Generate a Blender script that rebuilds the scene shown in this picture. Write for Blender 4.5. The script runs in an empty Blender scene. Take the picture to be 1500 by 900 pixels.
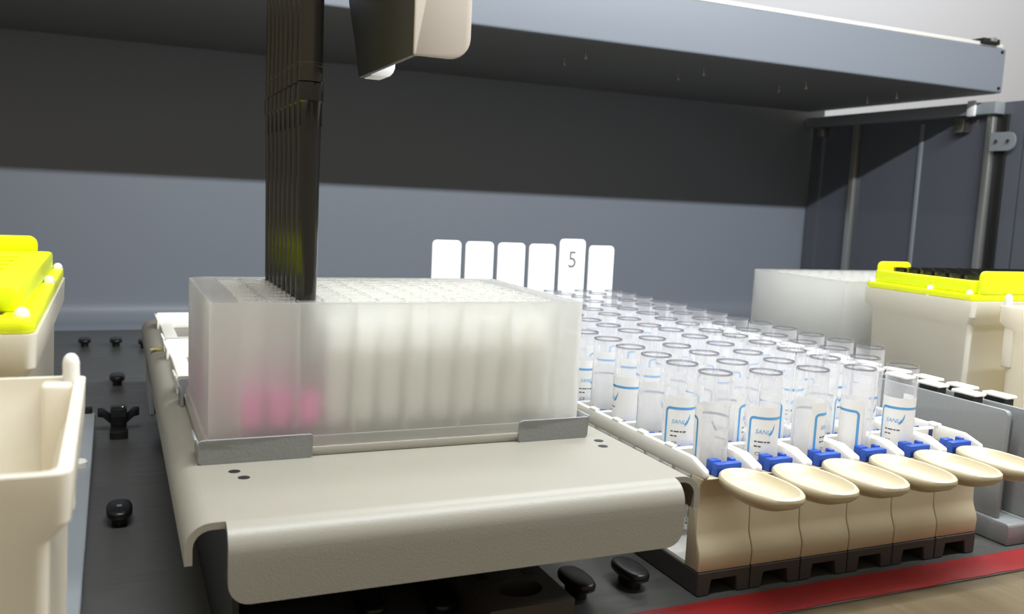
import bpy, bmesh, math, random
from mathutils import Vector, Matrix

random.seed(7)
MM = 0.001
SC = bpy.context.scene
COL = SC.collection
PI = math.pi

# ------------------------------------------------------------------ camera
def cam_setup():
    yaw, pitch, roll = math.radians(24.0431), math.radians(6.8077), math.radians(2.6569)
    f = Vector((math.sin(yaw)*math.cos(pitch), math.cos(yaw)*math.cos(pitch), -math.sin(pitch)))
    r = f.cross(Vector((0, 0, 1))).normalized()
    u = r.cross(f)
    c, s = math.cos(roll), math.sin(roll)
    r2, u2 = c*r + s*u, -s*r + c*u
    cd = bpy.data.cameras.new('camera')
    cd.sensor_width = 36.0
    cd.lens = 1319.47/1500*36.0
    cd.clip_start = 0.005
    cd.clip_end = 50
    cd.dof.use_dof = True
    cd.dof.focus_distance = 0.335
    cd.dof.aperture_fstop = 26
    o = bpy.data.objects.new('camera', cd)
    COL.objects.link(o)
    m = Matrix.Identity(4)
    for i in range(3):
        m[i][0] = r2[i]; m[i][1] = u2[i]; m[i][2] = -f[i]
    m[0][3], m[1][3], m[2][3] = -25.15*MM, -278.67*MM, 133.06*MM
    o.matrix_world = m
    SC.camera = o
cam_setup()

# ------------------------------------------------------------------ world and lights
w = bpy.data.worlds.new('world'); SC.world = w
w.use_nodes = True
bg = w.node_tree.nodes['Background']
bg.inputs[0].default_value = (1.0, 0.86, 0.68, 1)
bg.inputs[1].default_value = 0.32

def area(name, loc, size, energy, color, target):
    l = bpy.data.lights.new(name, 'AREA'); l.shape = 'RECTANGLE'
    l.size, l.size_y = size[0]*MM, size[1]*MM
    l.energy = energy; l.color = color
    o = bpy.data.objects.new(name, l); COL.objects.link(o)
    o.location = Vector(loc)*MM
    d = (Vector(target)-Vector(loc)).normalized()
    o.rotation_euler = d.to_track_quat('-Z', 'Y').to_euler()
    return o
# the instrument's own lamp strip above the front edge of the deck
area('strip_lamp', (330, -125, 462.8), (900, 10), 6.9, (0.91, 0.96, 1.0), (330, 160, 60))

area('room_wall_fill', (1500, 1250, 2300), (1500, 400), 70.0, (0.92, 0.96, 1.0), (1800, 1800, 700))  # unseen light added to brighten the room wall behind the machine
SC.view_settings.view_transform = 'Standard'
SC.view_settings.look = 'None'
SC.view_settings.gamma = 1
SC.view_settings.use_curve_mapping = False
SC.view_settings.exposure = 0.0
SC.cycles.use_denoising = True
SC.cycles.max_bounces = 16
SC.cycles.transmission_bounces = 16
SC.cycles.diffuse_bounces = 12
SC.cycles.transparent_max_bounces = 64
SC.cycles.caustics_reflective = False
SC.cycles.caustics_refractive = True
SC.cycles.sample_clamp_indirect = 4.0

# ------------------------------------------------------------------ materials
def lin(c):
    return tuple(((v/255)/12.92 if v/255 <= 0.04045 else ((v/255+0.055)/1.055)**2.4) for v in c)
def mat(name, rgb, rough=0.5, metal=0.0, bump=None, vary=None, spec=0.5, sss=None, coat=0, brushed=None):
    m = bpy.data.materials.new(name); m.use_nodes = True
    nt = m.node_tree; p = nt.nodes['Principled BSDF']
    col = lin(rgb)
    p.inputs['Base Color'].default_value = (*col, 1)
    p.inputs['Roughness'].default_value = rough
    p.inputs['Metallic'].default_value = metal
    p.inputs['Specular IOR Level'].default_value = spec
    p.inputs['Coat Weight'].default_value = coat
    tc = nt.nodes.new('ShaderNodeTexCoord')
    if sss:
        p.inputs['Subsurface Weight'].default_value = sss[0]
        p.inputs['Subsurface Scale'].default_value = sss[1]*MM
        p.inputs['Subsurface Radius'].default_value = (1.0, 0.9, 0.75)
    if vary:
        n = nt.nodes.new('ShaderNodeTexNoise'); n.inputs['Scale'].default_value = vary[0]; n.inputs['Detail'].default_value = 5
        nt.links.new(tc.outputs['Object'], n.inputs['Vector'])
        mx = nt.nodes.new('ShaderNodeMix'); mx.data_type = 'RGBA'
        mx.inputs[6].default_value = (*[c*(1-vary[1]) for c in col], 1)
        mx.inputs[7].default_value = (*[min(1, c*(1+vary[1])) for c in col], 1)
        nt.links.new(n.outputs['Fac'], mx.inputs[0])
        nt.links.new(mx.outputs[2], p.inputs['Base Color'])
    if brushed:
        mp = nt.nodes.new('ShaderNodeMapping'); mp.inputs['Scale'].default_value = brushed[0]
        n = nt.nodes.new('ShaderNodeTexNoise'); n.inputs['Scale'].default_value = 1.0; n.inputs['Detail'].default_value = 6
        nt.links.new(tc.outputs['Object'], mp.inputs['Vector']); nt.links.new(mp.outputs[0], n.inputs['Vector'])
        mr = nt.nodes.new('ShaderNodeMapRange')
        mr.inputs[1].default_value = 0.3; mr.inputs[2].default_value = 0.7
        mr.inputs[3].default_value = rough-brushed[1]; mr.inputs[4].default_value = rough+brushed[1]
        nt.links.new(n.outputs['Fac'], mr.inputs[0]); nt.links.new(mr.outputs[0], p.inputs['Roughness'])
    if bump:
        n = nt.nodes.new('ShaderNodeTexNoise'); n.inputs['Scale'].default_value = bump[0]; n.inputs['Detail'].default_value = 3
        nt.links.new(tc.outputs['Object'], n.inputs['Vector'])
        b = nt.nodes.new('ShaderNodeBump'); b.inputs['Strength'].default_value = bump[1]; b.inputs['Distance'].default_value = 0.0004
        nt.links.new(n.outputs['Fac'], b.inputs['Height']); nt.links.new(b.outputs[0], p.inputs['Normal'])
    return m

def thin_mat(name, rgb, transp, transl, gloss_r=0.15, edge=None, tint=(1, 1, 1), refr=None):
    """thin translucent plastic: see-through, light-scattering and glossy shares"""
    m = bpy.data.materials.new(name); m.use_nodes = True
    nt = m.node_tree
    for n in list(nt.nodes):
        if n.type == 'BSDF_PRINCIPLED': nt.nodes.remove(n)
    out = [n for n in nt.nodes if n.type == 'OUTPUT_MATERIAL'][0]
    N = nt.nodes.new; L = nt.links.new
    col = (*lin(rgb), 1)
    df = N('ShaderNodeBsdfDiffuse'); df.inputs[0].default_value = col
    tl = N('ShaderNodeBsdfTranslucent'); tl.inputs[0].default_value = col
    m1 = N('ShaderNodeMixShader'); m1.inputs[0].default_value = transl
    L(df.outputs[0], m1.inputs[1]); L(tl.outputs[0], m1.inputs[2])
    if refr:
        tp = N('ShaderNodeBsdfGlass'); tp.inputs['Color'].default_value = (*tint, 1)
        tp.inputs['Roughness'].default_value = refr[0]; tp.inputs['IOR'].default_value = refr[1]
    else:
        tp = N('ShaderNodeBsdfTransparent'); tp.inputs[0].default_value = (*tint, 1)
    m2 = N('ShaderNodeMixShader')
    if edge:
        lw = N('ShaderNodeLayerWeight'); lw.inputs[0].default_value = edge[0]
        mr = N('ShaderNodeMapRange'); mr.inputs[3].default_value = transp; mr.inputs[4].default_value = edge[1]
        L(lw.outputs['Facing'], mr.inputs[0]); L(mr.outputs[0], m2.inputs[0])
    else:
        m2.inputs[0].default_value = transp
    L(m1.outputs[0], m2.inputs[1]); L(tp.outputs[0], m2.inputs[2])
    gl = N('ShaderNodeBsdfGlossy'); gl.inputs['Roughness'].default_value = gloss_r
    fw = N('ShaderNodeLayerWeight'); fw.inputs[0].default_value = 0.5
    pw = N('ShaderNodeMath'); pw.operation = 'POWER'; pw.inputs[1].default_value = 4.0; L(fw.outputs['Facing'], pw.inputs[0])
    fr = N('ShaderNodeMath'); fr.operation = 'MULTIPLY_ADD'; fr.inputs[1].default_value = 0.55; fr.inputs[2].default_value = 0.035; L(pw.outputs[0], fr.inputs[0])
    m3 = N('ShaderNodeMixShader'); L(fr.outputs[0], m3.inputs[0]); L(m2.outputs[0], m3.inputs[1]); L(gl.outputs[0], m3.inputs[2])
    L(m3.outputs[0], out.inputs[0])
    return m

M = {}
M['deck'] = mat('deck_steel', (108, 108, 105), 0.36, 0.4, vary=(14, 0.12), brushed=((40, 500, 40), 0.06))
M['front_steel'] = mat('front_ledge_steel', (112, 99, 74), 0.5, 0.4, vary=(30, 0.2), brushed=((300, 12, 30), 0.1))
M['red'] = mat('red_tape', (150, 30, 32), 0.55, vary=(60, 0.15))
M['wall'] = mat('grey_blue_panel', (136, 142, 152), 0.42)
M['beam'] = mat('beam_paint', (134, 140, 150), 0.45)
M['under'] = mat('shaded_underside', (122, 122, 117), 0.6)  # shade below the overhead cover, put into a darker colour
M['roomfloor'] = mat('room_floor_vinyl', (120, 118, 112), 0.5)
M['room'] = mat('room_wall_paint', (225, 226, 230), 0.8)
M['grey'] = mat('grey_powder_coat', (146, 142, 130), 0.42, bump=(1600, 0.11))
M['grey2'] = mat('mid_grey_sheet', (140, 142, 142), 0.45, bump=(900, 0.2))
M['grey3'] = mat('light_grey_sheet', (146, 152, 156), 0.5)
M['darkgrey'] = mat('dark_grey_plastic', (60, 57, 54), 0.6, bump=(900, 0.1))
M['black'] = mat('black_plastic', (22, 22, 23), 0.35)
M['blackmat'] = mat('matt_black', (20, 20, 20), 0.6)
M['tip'] = mat('black_conductive_plastic', (26, 25, 21), 0.16, spec=0.6)
M['barrel'] = mat('dark_barrel', (62, 58, 51), 0.2, 0.6)
M['white'] = mat('white_plastic', (236, 234, 226), 0.38, sss=(0.25, 2.0))
M['cream'] = mat('ivory_plastic', (196, 184, 154), 0.36, sss=(0.2, 1.5))
M['rack'] = thin_mat('rack_plastic', (253, 248, 234), 0.0, 0.36, 0.3)
M['tag'] = mat('white_tag', (250, 250, 250), 0.45)
M['yellow'] = mat('acid_yellow_plastic', (232, 242, 16), 0.4, sss=(0.15, 1.5))
M['blue'] = mat('blue_plastic', (30, 74, 166), 0.35)
M['navy'] = mat('navy_plastic', (34, 46, 110), 0.4)
M['alu'] = mat('aluminium', (200, 200, 195), 0.35, 0.8)
M['steel'] = mat('bright_steel', (205, 200, 190), 0.25, 1.0)
M['housing'] = mat('housing_paint', (216, 205, 192), 0.4)
M['housing_shaded'] = mat('housing_paint_shaded', (62, 60, 54), 0.35)  # dark tone paints in the shade on the housing's left side
M['paper'] = thin_mat('label_paper', (246, 244, 240), 0.0, 0.42, 0.5)
M['print_blue'] = mat('print_blue', (88, 160, 214), 0.6)
M['print_dark'] = mat('print_dark', (70, 70, 74), 0.6)
M['marker'] = mat('grey_marker', (120, 118, 118), 0.7)
M['pp'] = thin_mat('frosted_polypropylene', (255, 254, 246), 0.72, 0.62, 0.3, refr=(0.72, 1.22))
M['pp2'] = thin_mat('clearer_polypropylene', (238, 238, 234), 0.80, 0.6, 0.3, refr=(0.6, 1.22))
M['ppwell'] = thin_mat('well_polypropylene', (255, 254, 248), 0.80, 0.6, 0.3)
M['tube'] = thin_mat('clear_tube_plastic', (252, 252, 254), 0.86, 0.5, 0.06, edge=(0.4, 0.5), tint=(0.995, 0.995, 1.0))
M['rim'] = thin_mat('tube_rim_plastic', (150, 150, 155), 0.80, 0.5, 0.06, edge=(0.5, 0.2), tint=(0.88, 0.88, 0.9))
M['pink'] = mat('pink_liquid', (255, 20, 190), 0.4)
M['cloudy'] = mat('cloudy_liquid', (255, 254, 246), 0.4, sss=(1.0, 12.0))
M['glass'] = thin_mat('dark_side_glass', (112, 115, 124), 0.2, 0.0, 0.05, tint=(0.6, 0.63, 0.65))
M['dust'] = mat('dried_yellow_residue', (196, 186, 90), 0.7)

# ------------------------------------------------------------------ mesh helpers (millimetres)
class G:
    def __init__(s): s.v = []; s.f = []
    def add(s, vs, fs):
        o = len(s.v); s.v += [tuple(v) for v in vs]; s.f += [tuple(i+o for i in f) for f in fs]; return s
    def box(s, x0, x1, y0, y1, z0, z1):
        return s.add([(x0,y0,z0),(x1,y0,z0),(x1,y1,z0),(x0,y1,z0),(x0,y0,z1),(x1,y0,z1),(x1,y1,z1),(x0,y1,z1)],
                     [(0,3,2,1),(4,5,6,7),(0,1,5,4),(1,2,6,5),(2,3,7,6),(3,0,4,7)])
    def prism(s, poly, axis, a0, a1):
        n = len(poly)
        def P(p, a): return {'x': (a, p[0], p[1]), 'y': (p[0], a, p[1]), 'z': (p[0], p[1], a)}[axis]
        return s.add([P(p, a0) for p in poly]+[P(p, a1) for p in poly],
                     [tuple(range(n))[::-1], tuple(range(n, 2*n))]+[(i, (i+1) % n, n+(i+1) % n, n+i) for i in range(n)])
    def frame(s, outer, inner, axis, a0, a1):
        """prism with a hole; outer and inner have the same vertex count"""
        n = len(outer)
        def P(p, a): return {'x': (a, p[0], p[1]), 'y': (p[0], a, p[1]), 'z': (p[0], p[1], a)}[axis]
        vs = [P(p, a0) for p in outer]+[P(p, a1) for p in outer]+[P(p, a0) for p in inner]+[P(p, a1) for p in inner]
        fs = []
        for i in range(n):
            j = (i+1) % n
            fs += [(i, j, n+j, n+i), (2*n+j, 2*n+i, 3*n+i, 3*n+j), (n+i, n+j, 3*n+j, 3*n+i), (j, i, 2*n+i, 2*n+j)]
        return s.add(vs, fs)
    def lathe(s, prof, n=20, cx=0, cy=0, sx=1, sy=1, a0=0, a1=2*PI):
        full = abs(a1-a0-2*PI) < 1e-6
        m = n if full else n+1
        vs = [(cx+r*sx*math.cos(a0+(a1-a0)*k/n), cy+r*sy*math.sin(a0+(a1-a0)*k/n), z) for r, z in prof for k in range(m)]
        fs = []
        for i in range(len(prof)-1):
            for k in range(n):
                k2 = (k+1) % m if full else k+1
                fs.append((i*m+k, i*m+k2, (i+1)*m+k2, (i+1)*m+k))
        return s.add(vs, fs)
    def disc(s, cx, cy, z, r, n=16, sx=1, sy=1):
        return s.add([(cx+r*sx*math.cos(2*PI*k/n), cy+r*sy*math.sin(2*PI*k/n), z) for k in range(n)], [tuple(range(n))])
    def mesh(s, name, material, bevel=0, seg=2, angle=35):
        me = bpy.data.meshes.new(name)
        bm = bmesh.new()
        vs = [bm.verts.new((v[0]*MM, v[1]*MM, v[2]*MM)) for v in s.v]
        for f in s.f:
            try: bm.faces.new([vs[i] for i in f])
            except ValueError: pass
        bmesh.ops.remove_doubles(bm, verts=bm.verts, dist=1e-7)
        bmesh.ops.recalc_face_normals(bm, faces=bm.faces)
        if bevel:
            es = [e for e in bm.edges if len(e.link_faces) == 2 and e.calc_face_angle(0) > math.radians(40)]
            bmesh.ops.bevel(bm, geom=es, offset=bevel*MM, segments=seg, profile=0.5, affect='EDGES', clamp_overlap=True)
        bm.to_mesh(me); bm.free()
        me.materials.append(material)
        for p in me.polygons: p.use_smooth = True
        me.set_sharp_from_angle(angle=math.radians(angle))
        return me
    def build(s, name, material, parent=None, loc=(0, 0, 0), bevel=0, seg=2, angle=35, rotz=0):
        return link(name, s.mesh(name, material, bevel, seg, angle), parent, loc, rotz)
def link(name, me, parent=None, loc=(0, 0, 0), rotz=0):
    o = bpy.data.objects.new(name, me); COL.objects.link(o)
    o.location = Vector(loc)*MM; o.rotation_euler[2] = rotz
    if parent: o.parent = parent
    return o
def thing(name, label, cat, loc=(0, 0, 0), group=None, rotz=0):
    o = bpy.data.objects.new(name, None); COL.objects.link(o)
    o.empty_display_size = 0.01
    o.location = Vector(loc)*MM; o.rotation_euler[2] = rotz
    return tag(o, label, cat, group)
def tag(o, label, cat, group=None):
    o['label'] = label; o['category'] = cat
    if group: o['group'] = group
    return o
def struct(o): o['kind'] = 'structure'; return o
def dup(root, loc, label=None):
    r = root.copy(); COL.objects.link(r); r.location = Vector(loc)*MM
    if label: r['label'] = label
    for ch in list(root.children):
        c = ch.copy(); COL.objects.link(c); c.parent = r
        for g in list(ch.children):
            d = g.copy(); COL.objects.link(d); d.parent = c
    return r
def rrect(x0, x1, z0, z1, r=(0, 0, 0, 0), n=5):
    """corner radii: bottom-left, bottom-right, top-right, top-left"""
    pts = []
    for (cx, cz, rr, a) in ((x0, z0, r[0], PI), (x1, z0, r[1], 1.5*PI), (x1, z1, r[2], 0), (x0, z1, r[3], 0.5*PI)):
        if rr <= 0: pts.append((cx, cz)); continue
        ox = cx+rr if cx == x0 else cx-rr
        oz = cz+rr if cz == z0 else cz-rr
        for k in range(n+1):
            t = a+0.5*PI*k/n
            pts.append((ox+rr*math.cos(t), oz+rr*math.sin(t)))
    return pts
def arc(cx, cz, r, a0, a1, n=6):
    return [(cx+r*math.cos(math.radians(a0+(a1-a0)*k/n)), cz+r*math.sin(math.radians(a0+(a1-a0)*k/n))) for k in range(n+1)]
def strip(path, t):
    """closed outline of a sheet of thickness t lying to the right of the path"""
    off = []
    n = len(path)
    for i in range(n):
        a = path[max(0, i-1)]; b = path[min(n-1, i+1)]
        d = Vector((b[0]-a[0], b[1]-a[1])).normalized()
        off.append((path[i][0]+d.y*t, path[i][1]-d.x*t))
    return list(path)+off[::-1]
def text_pts(txt, size, shear=0.0):
    cu = bpy.data.curves.new('t', 'FONT'); cu.body = txt; cu.size = size; cu.shear = shear; cu.resolution_u = 3
    cu.align_x = 'CENTER'
    ob = bpy.data.objects.new('t', cu)
    me = ob.to_mesh()
    vs = [tuple(v.co) for v in me.vertices]; fs = [tuple(p.vertices) for p in me.polygons]
    ob.to_mesh_clear(); bpy.data.objects.remove(ob); bpy.data.curves.remove(cu)
    return vs, fs
ORD = ['first', 'second', 'third', 'fourth', 'fifth', 'sixth', 'seventh', 'eighth', 'ninth', 'tenth', 'eleventh',
       'twelfth', 'thirteenth', 'fourteenth', 'fifteenth']

# ================================================================== SETTING
XL, XR, YF, YB = -420, 775, -55, 622
fl = struct(G().box(XL, 900, YF, YB+40, -6, 0).build('floor', M['deck']))
struct(G().box(XL, 900, -128, YF, -6, -0.6).build('trim_1', M['front_steel']))
struct(G().box(-2500, 4000, -3000, 1900, -860, -850).build('floor_room', M['roomfloor']))
struct(G().box(XL, 900, -120, -110, -849, -6.1).build('wall_bench', M['darkgrey']))
# red tape line along the front edge of the deck, with slightly ragged edge
g = G(); n = 150
top = [(XL+ i*((900-XL)/n), -39.5+random.uniform(-.25, .25)) for i in range(n+1)]
bot = [(XL+ i*((900-XL)/n), -54.6+random.uniform(-.6, .6)) for i in range(n+1)]
g.prism(bot+top[::-1], 'z', 0.0, 0.25)
tag(g.build('floor_tape', M['red']), 'red tape line along the front edge of the dark steel deck', 'tape')
# back wall with a cove at its foot
prof = [(YB, 300), (YB, 30)]+[(YB-18+18*math.cos(math.radians(a)), 22-18*math.sin(math.radians(a))) for a in range(0, 91, 15)]+[(YB-24, 0), (YB+30, 0), (YB+30, 300)]
struct(G().prism(prof, 'x', XL, XR+20).build('wall_back', M['wall']))
# overhead cover: front board, underside, ledge
beam = thing('overhead_cover', 'long blue-grey overhead cover with shade-toned underside along the back of the machine', 'cover', (0, 348, 257))
g = G()
g.prism(strip([(262, 0), (2, 0)]+[(2-2*math.sin(math.radians(a)), 2-2*math.cos(math.radians(a))) for a in range(0, 91, 30)][1:]+[(0, 41), (8, 44), (262, 44)], 1.6), 'x', XL, 762)
g.build('board', M['beam'], beam, angle=50)
G().box(XL, 760, 4, 262, -.6, -.05).build('underside', M['under'], beam)  # thin sheet split off the board to hold the shade tone
G().box(XL, 762, 3, 9, 42.5, 46).build('ledge', M['white'], beam, bevel=.6)
g = G(); g.box(730, 752, -1, 24, 44, 49); g.build('end_bracket', M['blackmat'], beam, bevel=.5)
G().box(738, 746, -3, 2, 46, 50).build('latch', M['alu'], beam, bevel=1)
bolt = G()
bolt.lathe([(0, -8.2), (1.9, -8.2), (1.9, -6.6), (1.0, -6.4), (1.0, -.6)], 10)
bme = bolt.mesh('screw', M['steel'])
for bx, by in ((329, 429.6), (327, 387.4), (449.9, 436.4), (450.4, 398.1), (570.3, 441.8), (572.9, 406.5), (691.4, 448.1), (683.2, 401.8)):
    link('screw', bme, beam, (bx, by-348, 0))
for bz in (4, 38): 
    g = G(); g.lathe([(0, 0), (1.6, 0), (1.6, 1), (0, 1)], 10); o = g.build('corner_screw', M['blackmat'], beam, (757, 0, bz)); o.rotation_euler[0] = PI/2
# room wall far behind and above the machine
struct(G().box(-1500, 4500, 1900, 1950, -400, 2600).build('wall_room', M['room']))
struct(G().box(XL, 520, YB+60, YB+70, 0, 420).build('wall_cabinet', M['wall']))

# right-hand side window of the machine
WX = XR
win = G().box(WX, WX+4, 330, YB-4, 0, 250).build('window_1', M['glass']); struct(win)
def wpart(name, m, y0, y1, z0, z1, x0=-4, x1=0, bevel=.8):
    return G().box(WX+x0, WX+x1, y0, y1, z0, z1).build(name, m, win, bevel=bevel)
wpart('post', M['alu'], 537, 545, 0, 241, -6)
wpart('post', M['grey3'], 446, 451, 0, 234, -2)
wpart('post', M['alu'], 358, 365, 0, 238, -8)
wpart('post', M['blackmat'], 345, 356, 0, 238, -3)
wpart('top_rail', M['grey3'], 352, YB-6, 238, 250, -14)
wpart('rail_end', M['tag'], 372, 382, 236, 252, -18, -14.2, 3)
wpart('clamp', M['steel'], 590, 600, 226, 238, -9)
wpart('clamp', M['steel'], 388, 400, 222, 237, -12)
g = G(); g.prism(rrect(330, 358, 202, 220, (8, 2, 2, 8)), 'x', WX-9.5, WX-8.2); hp = g.build('hinge_plate', M['grey3'], win)
for yy in (337, 350):
    g = G(); g.lathe([(0, -2), (1.8, -1.6), (2, 0)], 10); o = g.build('screw', M['steel'], win, (WX-9.6, yy, 211)); o.rotation_euler[1] = PI/2
win2 = struct(G().box(WX, WX+4, 60, 328, 0, 236).build('window_2', M['glass']))
struct(G().box(WX+80, WX+90, -200, YB+60, -5, 250).build('wall_side', M['wall']))

# ================================================================== MAIN PLATE CARRIER (grey platform)
PZ = 52.57
pc = thing('plate_carrier', 'grey powder-coated sheet metal platform carrying the deep-well plate', 'plate carrier', (0, 0, 0))
path = [(-9.5, 38.8), (-9.5, 43)]+arc(-3, 43, 6.5, 180, 90)[1:]+[(137.5, 49.5)]+arc(137.5, 43, 6.5, 90, 0)[1:]+[(144, 38.8)]
g = G(); g.prism(strip(path, 1.9), 'y', -51.5, 313)
path = arc(-51.5, 43, 6.5, 90, 180, 8)+[(-58, 40.2)]
# path runs towards the viewer: sheet lies below it
pp = strip(path, -1.9)
g.prism([(p[0], p[1]) for p in pp], 'x', 0.3, 134.2)
g.prism(rrect(0.3, 134.2, 29.8, 40.2, (5.5, 5.5, 0, 0), 6), 'y', -58, -56.1)
g.build('sheet', M['grey'], pc, angle=30)
G().prism(rrect(165, 232, 24, 40, (2, 2, 0, 0)), 'x', -9.5, -8).build('side_tab', M['grey3'], pc)
# black base below the platform
G().box(4, 100, 2, 300, 0.3, 46.8).build('base', M['blackmat'], pc, bevel=.6)
G().box(2.2, 3.9, -50, 290, 0.3, 47).build('side_plate', M['black'], pc)
blk = G()
TT = [2*PI*k/48 for k in range(48)]
def clampsq(v): return min(1, max(-1, v))
blk.frame([(89.6+14*clampsq(2.2*math.cos(t)), -34+13.6*clampsq(2.2*math.sin(t))) for t in TT],
          [(90.4+7.6*math.cos(t), -35+6.4*math.sin(t)) for t in TT], 'z', 0.3, 12.5)
fo = blk.build('locking_foot', M['darkgrey'], pc, angle=30)
G().box(76, 102, -20.3, 1.9, 0.3, 12).build('foot_neck', M['darkgrey'], pc, bevel=.5)
G().disc(90.4, -35, 6.5, 7.7, 24).build('thumb_recess', M['blackmat'], fo)
for sx in (80, 96.5): G().box(sx, sx+3.6, -26.3, -22.4, 12.5, 12.62).build('slot', M['blackmat'], fo)
hm = G().lathe([(0, 0.06), (1.75, 0.06), (1.75, -0.3)], 16).mesh('hole', M['blackmat'])
for hx, hy in ((7.2, -10.5), (9.1, -17.1), (132, -7.3), (129.9, -14)): link('hole', hm, pc, (hx, hy, 49.5))

def sheet_piece(poly, axis, a0, a1, name, parent, m=None, loc=(0, 0, 0)):
    return G().prism(poly, axis, a0, a1).build(name, m or M['grey'], parent, loc, bevel=.25, seg=1)
def nest(y0, first=False):
    """raised seat and four corner clips of one plate position"""
    zt = 49.55
    seat = G().frame(rrect(-.6, 128.4, -.6, 86, (2, 2, 2, 2)), rrect(6, 122, 6, 79, (2, 2, 2, 2)), 'z', 0, 2.9).build('seat_frame', M['white'] if not first else M['grey'], pc, (0, y0, zt), bevel=.4)
    # flared corner clips: front and side leaves
    def clip(sx, sy):
        cx = 0 if sx < 0 else 127.76; cy = 0 if sy < 0 else 85.48
        w = 34 if sx < 0 else 27
        leaf = [(sy*1.3, 0), (sy*1.3, 5.2), (sy*2.6, 7.9), (sy*3.5, 7.9), (sy*2.4, 5), (sy*2.4, 0)]
        g = G(); x0, x1 = (cx-2.2, cx-2.2+w) if sx < 0 else (cx+2.2-w, cx+2.2)
        # rounded leaf outline in x-z, flared by bending the top
        pts = rrect(x0, x1, 0, 7.9, (1, 1, 1.2, 1.2), 4)
        def bend(p, t): 
            k = max(0, (p[1]-4.5)/3.4); return (p[0], cy+sy*(1.2+t+1.6*k*k), p[1])
        npt = len(pts)
        g.add([bend(p, 0) for p in pts]+[bend(p, 1.1) for p in pts],
              [tuple(range(npt)), tuple(range(npt, 2*npt))[::-1]]+[(i, (i+1) % npt, npt+(i+1) % npt, npt+i) for i in range(npt)])
        o = g.build('corner_clip', M['grey2'] if first else M['white'], pc, (0, y0, zt), angle=50)
        g = G(); q = cx+sx*1.2
        y1 = cy+sy*1.4
        g.prism([(q, 0), (q, 5), (q+sx*1.4, 7.9), (q+sx*2.3, 7.9), (q+sx*1.1, 5), (q+sx*1.1, 0)], 'y', y1, y1-sy*12)
        g.build('clip_leaf', M['grey2'] if first else M['white'], o, bevel=.2, seg=1)
    for sx in (-1, 1):
        for sy in (-1, 1): clip(sx, sy)
nest(0, True)
nest(98); nest(196)
for (x, y, r) in ((-4.5, 205, 3), (0.5, 182, 2.2)):
    G().lathe([(0, 0.1), (r, 0.1), (r*1.15, 0)], 14, sx=1.2).build('residue_spot', M['dust'], pc, (x, y, 49.5))

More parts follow.
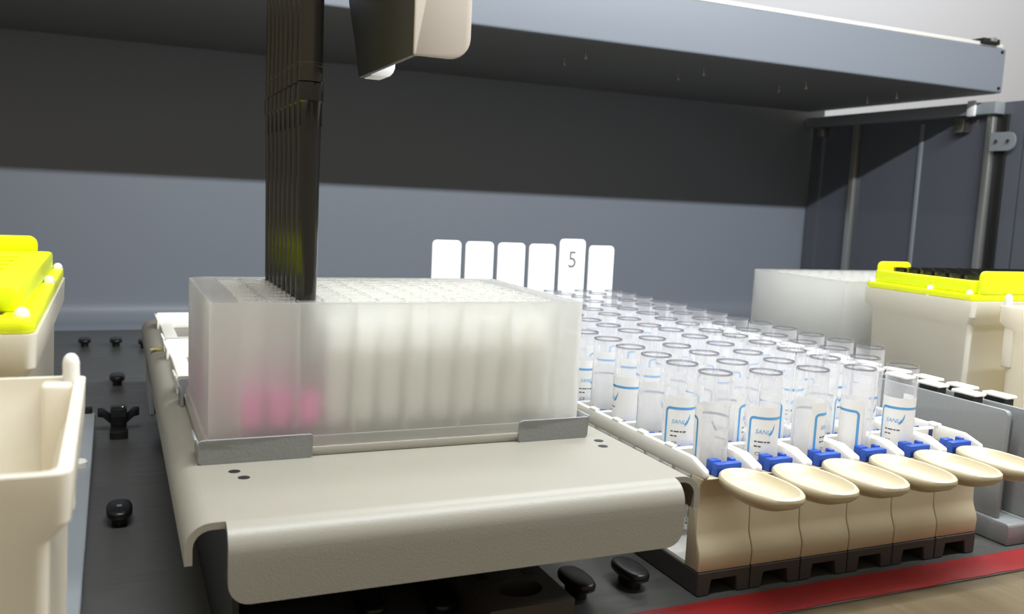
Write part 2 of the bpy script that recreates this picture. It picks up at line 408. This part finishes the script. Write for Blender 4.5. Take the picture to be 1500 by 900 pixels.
# ------------------------------------------------------------------ deep-well plates
PW, PD, PH = 127.76, 85.48, 45.6
def plate_outline(e, ch=5.0):
    return [(e, e), (PW-e, e), (PW-e, PD-e), (ch+e*.6, PD-e), (e, PD-ch-e*.6)]
def deep_well_plate(name, label, loc, liquids=True, shell='pp'):
    t = thing(name, label, 'well plate', loc)
    g = G()
    rings = [(0.0, 0), (0.0, 3.2), (0.8, 3.3), (0.9, PH), (1.9, PH), (1.8, 3.4), (1.1, 0)]
    vs = []; fs = []
    for e, z in rings: vs += [(p[0], p[1], z) for p in plate_outline(e)]
    nr = len(rings)
    for i in range(nr):
        for k in range(5):
            fs.append((i*5+k, i*5+(k+1) % 5, ((i+1) % nr)*5+(k+1) % 5, ((i+1) % nr)*5+k))
    g.add(vs, fs)
    g.build('shell', M[shell], t, angle=25)
    # wells: top web with 96 square openings, tapering walls and round bottoms
    g = G(); zt = PH-0.5; h = 4.5; a = 4.1; b = 3.75
    for i in range(12):
        for j in range(8):
            cx, cy = 14.38+9*i, 11.24+9*j
            def sq(r, z, rad=0.0):
                pts = rrect(cx-r, cx+r, cy-r, cy+r, (max(.6, rad),)*4, 2); return [(p[0], p[1], z) for p in pts]
            loops = [[(cx+sx*h, cy+sy*h, zt) for sx, sy in ()]]
            ring0 = sq(h, zt, .61); ring1 = sq(a, zt, .8); ring1b = sq(a, zt+.5, .8)
            seq = [ring0, ring1, ring1b, sq(a-.15, zt+.5, .8), sq(b, 8.5, 1.5), sq(b*.86, 5.2, 2.4), sq(b*.5, 3.4, 1.5), sq(.65, 3.0, .61)]
            n = len(ring0); vs = []; fs = []
            for L_ in seq: vs += L_
            for q in range(len(seq)-1):
                for k in range(n): fs.append((q*n+k, q*n+(k+1) % n, (q+1)*n+(k+1) % n, (q+1)*n+k))
            fs.append(tuple((len(seq)-1)*n+k for k in range(n)))
            g.add(vs, fs)
    # margins of the top web
    x0, x1, y0, y1 = 14.38-4.5, 14.38+99+4.5, 11.24-4.5, 11.24+63+4.5
    g.add([(x, y, zt) for x, y in ((1.4, 1.4), (PW-1.4, 1.4), (PW-1.4, PD-1.4), (5.6, PD-1.4), (1.4, PD-5.6), (x0, y0), (x1, y0), (x1, y1), (x0, y1))],
          [(0, 1, 6, 5), (1, 2, 7, 6), (2, 3, 8, 7), (3, 4, 8), (4, 0, 5, 8)])
    g.build('well_block', M['ppwell'], t, angle=40)
    rib = G().box(-.35, .35, 1.9, 6.6, 3.5, PH-1.2).mesh('rib', M['ppwell'])
    for i in range(0, 7): link('rib', rib, t, (9.88+18*i, 0, 0))
    for i in range(0, 7):
        o = link('rib', rib, t, (9.88+18*i, PD, 0)); o.scale[1] = -1
    if liquids:
        def liq(hh, m, nm, wd=1.0):
            g = G()
            seqs = [(.6, 3.3), (1.7, 3.7), (3.1, 5.4), (3.62, 8.6), (3.66, hh-.4), (3.5, hh), (.6, hh-.4)]
            vs = []; fs = []
            for r, z in seqs: r = r*wd; vs += [(p[0], p[1], z) for p in rrect(-r, r, -r, r, (min(r*.7, 1.5),)*4, 3)]
            n = len(vs)//len(seqs)
            for q in range(len(seqs)-1):
                for k in range(n): fs.append((q*n+k, q*n+(k+1) % n, (q+1)*n+(k+1) % n, (q+1)*n+k))
            fs += [tuple(range(n)), tuple((len(seqs)-1)*n+k for k in range(n))]
            g.add(vs, fs); return g.mesh(nm, m, angle=50)
        pk = liq(15.6, M['pink'], 'pink_liquid'); cl = liq(38.5, M['cloudy'], 'cloudy_liquid', 1.03)
        for i in range(12):
            for j in range(8):
                if i < 3:
                    o = link('pink_liquid', pk, t, (14.38+9*i, 11.24+9*j, 0)); o['label'] = 'bright pink liquid in the bottom of a well'
                else:
                    link('cloudy_liquid', cl, t, (14.38+9*i, 11.24+9*j, 0))
    return t
deep_well_plate('deep_well_plate', 'frosted deep-well plate with pink liquid in three columns, under the black tips', (0, 0, PZ))
deep_well_plate('deep_well_plate', 'frosted deep-well plate behind the tubes, next to the yellow tip rack', (352, 108, 50), False, 'pp2')

# ------------------------------------------------------------------ pipetting channels and tips
TX, TY0 = 31.4, 11.24
bar = G().lathe([(0, 160.4), (3.0, 160.4), (3.0, 166), (3.9, 166.6), (4.0, 170), (4.0, 262), (0, 262)], 20).mesh('barrel', M['barrel'])
ring = G().lathe([(3.95, 171.2), (4.1, 171.4), (4.1, 172.2), (3.95, 172.4)], 20).mesh('seam_ring', M['barrel'])
tipm = G().lathe([(3.1, 166.2), (4.25, 166.2), (4.3, 165.6), (4.3, 161), (4.15, 160.4), (3.95, 160.0), (3.7, 146), (3.65, 140), (3.35, 101), (3.2, 96), (1.4, 76), (0.8, 68.5), (0.5, 68.5), (0.8, 74), (2.6, 96), (3.1, 140), (3.1, 166.2)], 20).mesh('shaft', M['tip'])
fin = G().box(-.3, .3, 3.5, 4.05, 153, 160.2).mesh('collar_rib', M['tip'])
for k in range(8):
    pos = {0: 'nearest to the camera', 7: 'at the far end of the row'}.get(k, ORD[k]+' from the near end')
    c = thing('pipette_channel', 'dark pipette barrel above its black tip, %s' % pos, 'pipette', (TX, TY0+9*k, 0), 'eight pipette channels in a row')
    link('barrel', bar, c); link('seam_ring', ring, c)
    t = thing('pipette_tip', 'black pipette tip dipping into the deep-well plate, %s' % pos, 'pipette tip', (TX, TY0+9*k, 0), 'eight black tips in the plate')
    link('shaft', tipm, t)
    for q in range(6): link('collar_rib', fin, t, rotz=q*PI/3)

arm = thing('pipetting_arm', 'dark arm above the picture from which the pipette barrels hang', 'machine arm', (31, 30, 262.2))
G().prism(rrect(-8, 8, -28, 55, (3,)*4), 'z', 0, 150).build('body', M['barrel'], arm, bevel=1.5)
G().box(-7, 7, -22, 48, 150, 190).build('carriage', M['alu'], arm, bevel=2)
# housing of the neighbouring head module, top of the picture
hd = thing('dispenser_module', 'grey sheet metal head housing hanging beside the pipette barrels', 'machine head', (50, -35.5, 171))
g = G()
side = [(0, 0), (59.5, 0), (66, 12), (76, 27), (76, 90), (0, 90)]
g.prism(side, 'x', 0, 1.6); g.build('side_panel', M['housing_shaded'], hd, bevel=.4)
g = G(); g.prism(rrect(.2, 16.5, 0, 90, (.5, 6, 0, 0), 6), 'y', -1.2, .2); g.build('front_panel', M['housing'], hd, bevel=.3)
g = G(); g.prism([(1.7, -.2), (7.0, -.2), (8.2, .3), (9.2, 1.4), (9.8, 3), (9.8, 5), (1.7, 5)], 'y', 50, 59.4); g.build('sensor', M['tag'], hd, bevel=.3)
G().box(-9, 0, 60, 64, 26, 90).build('back_flange', M['grey2'], hd, bevel=.4)

# ================================================================== TUBE CARRIERS
CX0, CY0, NT = 168.75, -36.0, 15
TUBE_Y = [-22+19*k for k in range(NT)]
def make_tube_carrier(label):
    t = thing('tube_carrier', label, 'tube carrier', (CX0, CY0, 0), 'six white tube carriers side by side')
    w = 11.05
    prof = [(-w, 0.2), (-6.2, 0.2), (-5.4, 5.6), (5.0, 5.6), (5.8, 0.2), (w, 0.2), (w, 8.6), (-w, 8.6)]
    G().prism(prof, 'y', 0, 306).build('base', M['darkgrey'], t, bevel=.3, seg=1)
    # front block, its face bulging at the foot
    fp = [(0.3, 8.7), (0.0, 13.5)]+[(1.3-1.3*math.cos(PI*k/6), 13.5+8.5*k/6) for k in range(1, 7)]+[(2.9, 28), (2.9, 39), (1.5, 41.0), (1.4, 41.6), (7.5, 41.6), (8.5, 40.5), (8.5, 8.7)]
    G().prism(fp, 'x', -w, w).build('front_block', M['cream'], t, bevel=.9, seg=3)
    G().box(-w+.3, w-.3, 8.5, 304, 8.7, 10).build('tray', M['white'], t)
    for sx in (-1, 1):
        g = G(); x0 = 8.9 if sx > 0 else -11.05
        pts = [(0.6, 41.7), (0.8, 44.6), (9, 47.4), (304, 47.4), (304, 41), (8.4, 41)]
        g.prism(pts, 'x', x0, x0+2.15)
        g.build('side_rail', M['white'], t, bevel=.7, seg=2)
    post = G().box(-1.0, 1.0, -3, 3, 10, 41).mesh('post', M['white'], .3, 1)
    bar = G().prism(rrect(-8.95, 8.95, 35.5, 46.4, (.5,)*4), 'y', -1.1, 1.1).box(-10.9, -8.4, -2.6, 2.6, 46.6, 48.1).box(8.4, 10.9, -2.6, 2.6, 46.6, 48.1).mesh('cross_bar', M['white'], .35, 1)
    clip = G().box(-4.6, 4.6, -4.2, -1.2, 36, 45.6).box(-4.6, -1.2, -6, -4.2, 40, 45.6).box(1.2, 4.6, -6, -4.2, 40, 45.6).mesh('blue_clip', M['blue'], .35, 1)
    sl = G().box(5.2, 7.2, -1.35, -1.1, 38, 45.6).mesh('spring_slot', M['navy'])
    for k in range(NT+1):
        y = TUBE_Y[0]-9.5+19*k-CY0
        if k:
            link('cross_bar', bar, t, (0, y, 0))
            for sx in (-1, 1): link('post', post, t, (sx*9.95, y, 0))
            link('spring_slot', sl, t, (0, y, 0))
    G().box(-5.2, 5.2, 1.7, 5.0, 41.7, 46.2).box(-5.2, -1.0, 5.0, 8.2, 41.7, 46.6).box(3.4, 5.2, 5.0, 8.2, 41.7, 46.6).build('blue_clip', M['blue'], t, bevel=.4)
    for k in range(1, NT):
        y = TUBE_Y[0]-9.5+19*k-CY0
        cm = link('blue_clip', clip, t, (0, y, 0)); cm.rotation_euler[2] = PI
    # thumb rest: shallow oval dish on the front block
    g = G(); n = 40; cy = -14.9; ax = 10.5; ay = 16.6
    def rx(th):
        return ax*abs(math.cos(th))**0.9*(1 if math.cos(th) >= 0 else -1), ay*abs(math.sin(th))**0.9*(1 if math.sin(th) >= 0 else -1)
    def zrim(y): return 44.3+0.012*(y-cy)+0.0012*(y-cy)**2
    rings = [(0.02, -3.6), (.35, -3.5), (.6, -3.1), (.76, -2.1), (.87, -.6), (.90, -.1), (.96, 0), (1.0, -.5), (1.01, -1.4), (.99, -2.6), (.9, -3.9), (.6, -6.0), (.02, -6.8)]
    vs = []; fs = []
    for r, dz in rings:
        for k in range(n):
            X, Y = rx(2*PI*k/n); yy = cy+Y*r
            vs.append((X*r, yy, zrim(yy)+dz))
    for i in range(len(rings)-1):
        for k in range(n): fs.append((i*n+k, i*n+(k+1) % n, (i+1)*n+(k+1) % n, (i+1)*n+k))
    g.add(vs, fs); g.build('thumb_rest', M['cream'], t, angle=40)
    # tall white name tag at the far end
    G().prism(rrect(-9.8, 9.8, 47.5, 105.2, (0, 0, 3, 3), 6), 'y', 297.3, 298.8).build('name_tag', M['tag'], t, bevel=.3)
    G().box(-9.8, 9.8, 294, 303, 41, 47.4).build('tag_foot', M['white'], t, bevel=.4)
    return t
CLAB = ['white tube carrier next to the grey platform', 'white tube carrier second from the grey platform', 'white tube carrier third from the grey platform',
        'white tube carrier fourth from the grey platform', 'white tube carrier fifth from the grey platform with a handwritten number on its tag',
        'white tube carrier farthest from the grey platform, beside the grey sheet carrier']
carriers = [make_tube_carrier(CLAB[0])]
for i in range(1, 6): carriers.append(dup(carriers[0], (CX0+22.5*i, CY0, 0), CLAB[i]))
for i, c in enumerate(carriers):
    for ch in c.children:
        if ch.name.startswith('name_tag'):
            ch.location.z += [0.4, 0, -.3, -.6, 3.2, -.8][i]*MM
            if i == 4:
                vs, fs = text_pts('5', 16)
                o = G().add([(v[0]*.9, -0.05, v[1]) for v in vs], fs).build('handwritten_number', M['marker'], ch, (0, 297.25, 86)); o['label'] = 'grey handwritten number 5'
            if i == 2:
                o = G().prism([(-1, 92), (-.2, 92.4), (1.2, 95.5), (.4, 95.2)], 'y', 297.2, 297.28).build('faint_mark', M['paper'], ch)

# ------------------------------------------------------------------ sample tubes
R = 6.0
tube_me = G().lathe([(0.01, 10.4), (3, 11.0), (5, 13), (5.9, 17), (R, 22), (R, 75.2)], 24).mesh('glass', M['tube'], angle=60)
rim_me = G().lathe([(R, 75.2), (R+.12, 75.5), (R-.05, 75.9), (R-.35, 75.9), (R-.5, 75.5), (R-.5, 75.1)], 28).mesh('rim', M['rim'], angle=60)
LR = R+.07
def wrap(pts2, fs):
    """label plane (arc length mm, height) onto the tube wall; arc 0 faces -y"""
    return [(LR*math.sin(p[0]/LR), -LR*math.cos(p[0]/LR), p[1]) for p in pts2], fs
HALF = 125*PI/180*LR
def grid_strip(poly_l, poly_r): pass
def label_mesh(top=63.5, bot=18):
    n = 22; vs = []; fs = []
    for k in range(n+1):
        s = -HALF+2*HALF*k/n
        vs += [(s, bot), (s, top)]
    for k in range(n): fs.append((2*k, 2*k+2, 2*k+3, 2*k+1))
    v3, f3 = wrap(vs, fs)
    return G().add(v3, f3)
def border_mesh(top=60, bot=18.5, w=.95):
    fh = HALF-1.3; r = 2.0
    path = [(-fh, bot)]+[(-fh+r-r*math.cos(a), top-r+r*math.sin(a)) for a in [PI/2*k/5 for k in range(6)]]
    path += [(-fh+r+(2*fh-2*r)*k/18, top) for k in range(1, 18)]
    path += [(fh-r+r*math.sin(a), top-r+r*math.cos(a)) for a in [PI/2*k/5 for k in range(6)]]+[(fh, bot)]
    out = strip(path, w); n = len(path)
    inner = out[n:][::-1]
    vs = path+inner
    fs = [(i, i+1, n+i+1, n+i) for i in range(n-1)]
    global LR
    LR += .05; v3, f3 = wrap(vs, fs); LR -= .05
    return G().add(v3, f3)
def print_mesh(kind):
    """logo and small print of the label, unreadable lines as dashes"""
    global LR
    LR += .06
    g = G(); fh = HALF-1.3
    if kind == 'logo':
        vs, fs = text_pts('SANLI', 2.2, .25)
        v3, f3 = wrap([(v[0]-fh+5.6, v[1]+53.8) for v in vs], fs); g.add(v3, f3)
        sw = [(-fh+7.6, 53.9), (-fh+8.9, 55.2), (-fh+9.9, 57.6), (-fh+9.8, 55.8), (-fh+9.0, 53.9), (-fh+7.9, 53)]
        v3, f3 = wrap(sw, [tuple(range(6))]); g.add(v3, f3)
    else:
        rows = [(50.6, [1.0, 1.9, .8, 1.2]), (48.9, [1.2, 1.0]), (43.6, [.8, 1.4])]
        for z, ws in rows:
            x = -fh+2.6
            for wd in ws:
                v3, f3 = wrap([(x, z), (x+wd*.5, z), (x+wd, z), (x+wd, z+.5), (x+wd*.5, z+.5), (x, z+.5)], [(0, 1, 4, 5), (1, 2, 3, 4)]); g.add(v3, f3)
                x += wd+.3
        vs, fs = text_pts('CE', 1.8)
        v3, f3 = wrap([(v[0]-fh+4.2, v[1]+45.8) for v in vs], fs); g.add(v3, f3)
        v3, f3 = wrap([(fh-3.4, 22), (fh-2.6, 22), (fh-2.6, 42), (fh-3.4, 42)], [(0, 1, 2, 3)]); g.add(v3, f3)
    LR -= .06
    return g
lab_me = label_mesh().mesh('label', M['paper'], angle=60)
bor_me = border_mesh().mesh('blue_border', M['print_blue'], angle=60)
logo_me = print_mesh('logo').mesh('logo', M['print_blue'])
prn_me = print_mesh('small').mesh('small_print', M['print_dark'])
# label azimuth of the nearest tubes, degrees relative to the line of sight
NEAR = {(0, 0): -160, (0, 1): 62, (0, 2): 172, (0, 3): -20, (0, 4): 168, (0, 5): 75, (1, 0): 66, (2, 0): 133, (3, 0): -98, (4, 0): 43, (1, 1): 150}
EMPTY = {(5, 0), (5, 1)}
CAM = (-25.15, -278.67)
for c in range(6):
    for k in range(NT):
        if (c, k) in EMPTY: continue
        x, y = CX0+22.5*c, TUBE_Y[k]
        cn = 'next to the platform' if c == 0 else 'farthest from the platform' if c == 5 else ORD[c]+' from the platform'
        t = thing('sample_tube', 'clear labelled sample tube, %s from the handle, in the carrier %s' % (ORD[k], cn), 'test tube',
                  (x+random.uniform(-.5, .5), y+random.uniform(-.5, .5), random.uniform(-.4, .4)), 'sample tubes in the six white carriers')
        link('glass', tube_me, t)
        link('rim', rim_me, t)
        los = math.atan2(x-CAM[0], y-CAM[1])      # line of sight, from +y towards +x
        az = NEAR.get((c, k), random.uniform(-180, 180))
        # a label facing -y is seen head-on when the line of sight is +y
        L_ = link('label', lab_me, t, rotz=math.radians(az)-los)
        link('blue_border', bor_me, L_); link('logo', logo_me, L_); link('small_print', prn_me, L_)

# ================================================================== TIP RACKS
def tip_rack(name, label, x0, x1, y0, y1, zc, zb, insert=True, tips=None, tabs=(), pegs=None, fi=(6.5, 6.5)):
    """white rack with collar and pegs; zc = collar top, zb = foot"""
    t = thing(name, label, 'tip rack', ((x0+x1)/2, (y0+y1)/2, zb))
    ox, oy = (x0+x1)/2, (y0+y1)/2
    hx, hy = (x1-x0)/2, (y1-y0)/2; H = zc-zb
    g = G()
    def ring(e, z): return [(p[0], p[1], z) for p in rrect(-hx+e, hx-e, -hy+e, hy-e, (2.5,)*4, 3)]
    seq = [ring(4.6, 0), ring(3.4, H-12), ring(0.3, H-8), ring(0, H), ring(2.2, H), ring(2.4, H-6), ring(5.2, H-11), ring(6.2, 2), ]
    n = len(seq[0]); vs = []; fs = []
    for s in seq: vs += s
    for i in range(len(seq)-1):
        for k in range(n): fs.append((i*n+k, i*n+(k+1) % n, (i+1)*n+(k+1) % n, (i+1)*n+k))
    fs.append(tuple(range(n))); fs.append(tuple((len(seq)-1)*n+k for k in range(n)))
    g.add(vs, fs); g.build('body', M['rack'], t, angle=40)
    peg = G().lathe([(1.75, 0), (1.75, 5), (1.45, 6.2), (0.8, 6.9), (0.02, 7.1)], 14).mesh('peg', M['white'], angle=50)
    yl = 0
    if insert:
        g = G()
        g.frame(rrect(-hx+.4, hx-.4, -hy+.4, hy-.4, (3,)*4), rrect(-hx+8, hx-8, -hy+8, hy-8, (3,)*4), 'z', H+.05, H+3.4)
        g.build('insert_lip', M['yellow'], t, bevel=.8)
        g = G()
        if tips:
            g.frame(rrect(-hx+fi[0], hx-fi[0], -hy+fi[1], hy-fi[0], (3,)*4), rrect(-hx+fi[0]+2.4, hx-fi[0]-2.4, -hy+fi[1]+2.4, hy-fi[0]-2.4, (2,)*4), 'z', H+3.4, H+10)
        else:
            g.prism(rrect(-hx+fi[0], hx-fi[0], -hy+fi[1], hy-fi[0], (3,)*4), 'z', H+3.4, H+9.6)
        g.build('insert_frame', M['yellow'], t, bevel=1.0)
        for (axn, a, b, side, hgt) in tabs:
            yy = hy-fi[0]-1.2 if side > 0 else -hy+.6
            zb_ = 9.5 if side > 0 else 3.3
            g = G(); g.prism(rrect(a, b, H+zb_, H+9.5+hgt, (0, 0, 3, 3)), 'y', yy-.2, yy+1.8); g.build('tab', M['yellow'], t, bevel=.5)
        if not tips:
            for q in range(7):
                G().box(-hx+12, hx-12, -hy+16+q*14, -hy+21+q*14, H+9.6, H+10.4).build('insert_ridge', M['yellow'], t, bevel=.3)
        yl = 3.4
    for (px, py) in (pegs(hx, hy) if pegs else ((hx-2.4, hy-3.6), (hx-4.6, -hy+5), (-hx+2.4, hy-3.6), (-hx+2.4, -hy+5), (-hx+2.2, -hy*.2))):
        link('peg', peg, t, (px, py, H+yl-5 if insert else H-1.2))
    if not insert:
        for sx in (-1, 1):
            a, b = sorted((sx*(hx-9), sx*(hx-2.3)))
            G().box(a, b, hy-8, hy-2.3, H-30, H-.3).build('corner_pillar', M['rack'], t, bevel=1.2, seg=3)
    if tips:
        nx, ny = tips
        tm = G().lathe([(2.2, H-30), (3.3, H+8.6), (3.7, H+9), (3.7, H+12), (2.9, H+12), (2.6, H+4)], 10).mesh('tip', M['tip'])
        for i in range(nx):
            for j in range(ny):
                tt = thing('pipette_tip', 'black unused tip in the yellow rack, %s row, %s from the tubes' % (ORD[j], ORD[i]), 'pipette tip',
                           (ox-hx+13+i*(2*hx-26)/(nx-1), oy-hy+13+j*(2*hy-26)/(ny-1), zb), 'unused tips in the yellow rack')
                link('shaft', tm, tt)
    return t
tip_rack('tip_rack', 'white tip rack with closed acid-yellow insert, behind the open white rack', -124, -41.2, -50, 86, 97.5, 22, True, None, (('x', -10, 33, 1, 5.5),), lambda hx, hy: ((hx-2.2, hy-4), (hx-2.2, hy-52), (hx-3.5, -hy+7)), (3.6, 13))
tip_rack('tip_rack', 'open empty white tip rack with a corner peg, closest to the camera', -118, -31.0, -131, -54, 88.6, 22, False, pegs=lambda hx, hy: ((hx-2.9, hy-4.0), (-hx+2.9, hy-4.0)))
tip_rack('tip_rack', 'white tip rack with acid-yellow insert and black tips, beside the frosted plate', 362, 492, 32, 104, 93.5, 14, True, (12, 6), (('x', -59, -35, 1, 5), ('x', -60.5, 60, -1, 5.5)), None, (3.2, 3.6))
tip_rack('tip_rack', 'plain white tip rack at the picture edge, in front of the yellow rack', 366, 496, -56, 22, 93, 14, False)

# carriers below the racks
t = thing('rack_carrier', 'grey sheet metal carrier under the two racks beside the studs', 'carrier', (-80, 0, 0))
g = G(); g.prism(strip([(-48, 3), (-48, 10), (45.5, 10), (45.5, 3)], 2), 'y', -200, 240); g.build('sheet', M['grey3'], t, bevel=.4, seg=1)
G().box(-40, 30, -150, 220, 0.2, 7.9).build('base', M['blackmat'], t)
G().box(-38, 36, -140, 100, 10.05, 21.8).build('rack_seat', M['grey3'], t, bevel=.5)
G().lathe([(3.2, 0), (3.2, 2.2), (2.6, 3), (0.02, 3.2)], 16).build('button', M['white'], t, (41, 140, 10))

t = thing('rack_carrier', 'grey carrier under the right-hand tip racks and second frosted plate', 'carrier', (425, 100, 0))
G().box(-82, 110, -175, 230, 0.2, 13.8).build('sheet', M['grey2'], t, bevel=1)
G().box(-72, 90, 8, 120, 13.9, 49.8).build('plate_riser', M['grey3'], t, bevel=1)

# two grey sheet carriers with white inserts, right of the tubes
def sheet_carrier(label, x, ztop, yfront, seed):
    t = thing('strip_carrier', label, 'carrier', (x, yfront, 0), 'grey sheet strip carriers')
    G().prism(rrect(0, 255, 9.5, ztop, (0, 0, 0, 2.5), 5), 'x', -.9, .9).build('side_sheet', M['grey2'], t, bevel=.4)
    G().prism(rrect(6, 255, 9.5, ztop-2, (0, 0, 0, 2)), 'x', 8.2, 9.6).build('far_sheet', M['grey2'], t, bevel=.3)
    g = G(); g.prism(rrect(-7, 255, 0.2, 9.4, (0, 0, 0, 1.5)), 'x', -2.5, 9.8); g.build('base', M['grey2'], t, bevel=.7)
    G().box(1.2, 8, 12, 250, ztop-5.5, ztop-2.5).build('insert_bed', M['white'], t, bevel=.4)
    fr = G().prism(rrect(0.9, 8.1, -6.5, 6.5, (1,)*4), 'z', ztop+1.9, ztop+3.2).mesh('insert', M['white'], .4, 1)
    sl = G().box(1.7, 7.4, -5, 5, ztop-2.4, ztop+1.9).mesh('slot', M['blackmat'])
    for k in range(12):
        y = 24+19*k
        o = link('insert', fr, t, (0, y, 0)); link('slot', sl, o)
    return t
sheet_carrier('grey sheet carrier with white slotted inserts next to the tube carriers', 314, 55.6, -29, 1)
sheet_carrier('grey sheet carrier with white slotted inserts nearest the right-hand racks', 327, 55.0, -34, 2)

# ================================================================== DECK STUDS
def oval(hx, hy, n=24): return [(hx*abs(math.cos(2*PI*k/n))**.75*(1 if math.cos(2*PI*k/n) >= 0 else -1), hy*abs(math.sin(2*PI*k/n))**.75*(1 if math.sin(2*PI*k/n) >= 0 else -1)) for k in range(n)]
def loft(levels):
    g = G(); n = 24; vs = []; fs = []
    for hx, hy, z in levels: vs += [(p[0], p[1], z) for p in oval(hx, hy, n)]
    for i in range(len(levels)-1):
        for k in range(n): fs.append((i*n+k, i*n+(k+1) % n, (i+1)*n+(k+1) % n, (i+1)*n+k))
    fs.append(tuple(range(n))); fs.append(tuple((len(levels)-1)*n+k for k in range(n)))
    return g.add(vs, fs)
foot_me = loft([(2.9, 5.2, 0), (2.9, 5.2, 2.6), (3.4, 6.2, 3.4)]).mesh('stem', M['black'])
cap_me = loft([(4.1, 8.2, 3.4), (4.7, 9.0, 4.0), (4.8, 9.2, 5.6), (4.4, 8.7, 6.4), (3.6, 7.8, 6.7)]).mesh('cap', M['black'], angle=50)
spot_me = G().box(-.9, .9, -1.2, 1.2, 6.7, 6.75).mesh('screw_glint', M['alu'])
STUDS = [(-46.5, 512, 'black deck stud at the back, nearest the yellow-topped rack'), (-23.5, 510, 'black deck stud at the back, between the yellow-topped rack and the platform'),
         (-23.2, 358, 'black deck stud in front of the two farthest studs'), (-23.5, 94, 'black deck stud with a shiny screw beside the front of the platform'),
         (119, -20, 'black deck stud beside the dark locking foot of the platform'), (141.2, -18.5, 'black deck stud beside the base of the tube carriers'),
         (50.2, -9, 'black deck stud half hidden below the front of the platform'), (70, -52, 'black deck stud just left of the dark locking foot'),
         (-2.5, 500, 'black deck stud at the back, hidden partly by the platform edge')]
for i, (x, y, lab) in enumerate(STUDS):
    if i == 7: y, x = -19, 69.5
    if i == 6: y, x = -14.5, 48
    t = thing('deck_stud', lab, 'stud', (x, y, 0.05), 'black oval deck studs')
    link('stem', foot_me, t); link('cap', cap_me, t)
    if i == 3: link('screw_glint', spot_me, t)
# winged deck blocks
def wing_block(label, x, y):
    t = thing('winged_deck_block', label, 'deck block', (x, y, 0.05), 'winged black deck blocks')
    G().prism(rrect(-4.0, 4.0, 0, 13.6, (0, 0, 1, 1)), 'y', -4, 6).build('body', M['black'], t, bevel=.6)
    g = G(); g.box(-4.4, 4.4, -16, -4.2, 0, 4.5); g.build('tongue', M['black'], t, bevel=.8)
    for s in (-1, 1):
        g = G(); pts = [(3.8, 4.6), (7.5, 8.2), (10.2, 8.8), (10.2, 13.0), (7.2, 12.8), (3.8, 9.4)]
        if s < 0: pts = [(-p[0], p[1]) for p in pts][::-1]
        g.prism(pts, 'y', -1, 4); g.build('wing', M['black'], t, bevel=.5)
    G().box(-3.6, 3.6, -4.25, -4.0, 9, 12.5).build('recess', M['blackmat'], t)
    G().lathe([(0.02, .4), (.8, 0.3), (1, 0)], 10).build('screw', M['steel'], t, (2.0, 0, 13.6))
wing_block('black winged deck block standing clear between rack and platform', -23, 234)
wing_block('black winged deck block half hidden by the platform edge', 3.5, 236)
wing_block('black winged deck block half hidden behind the left racks', -46, 238)
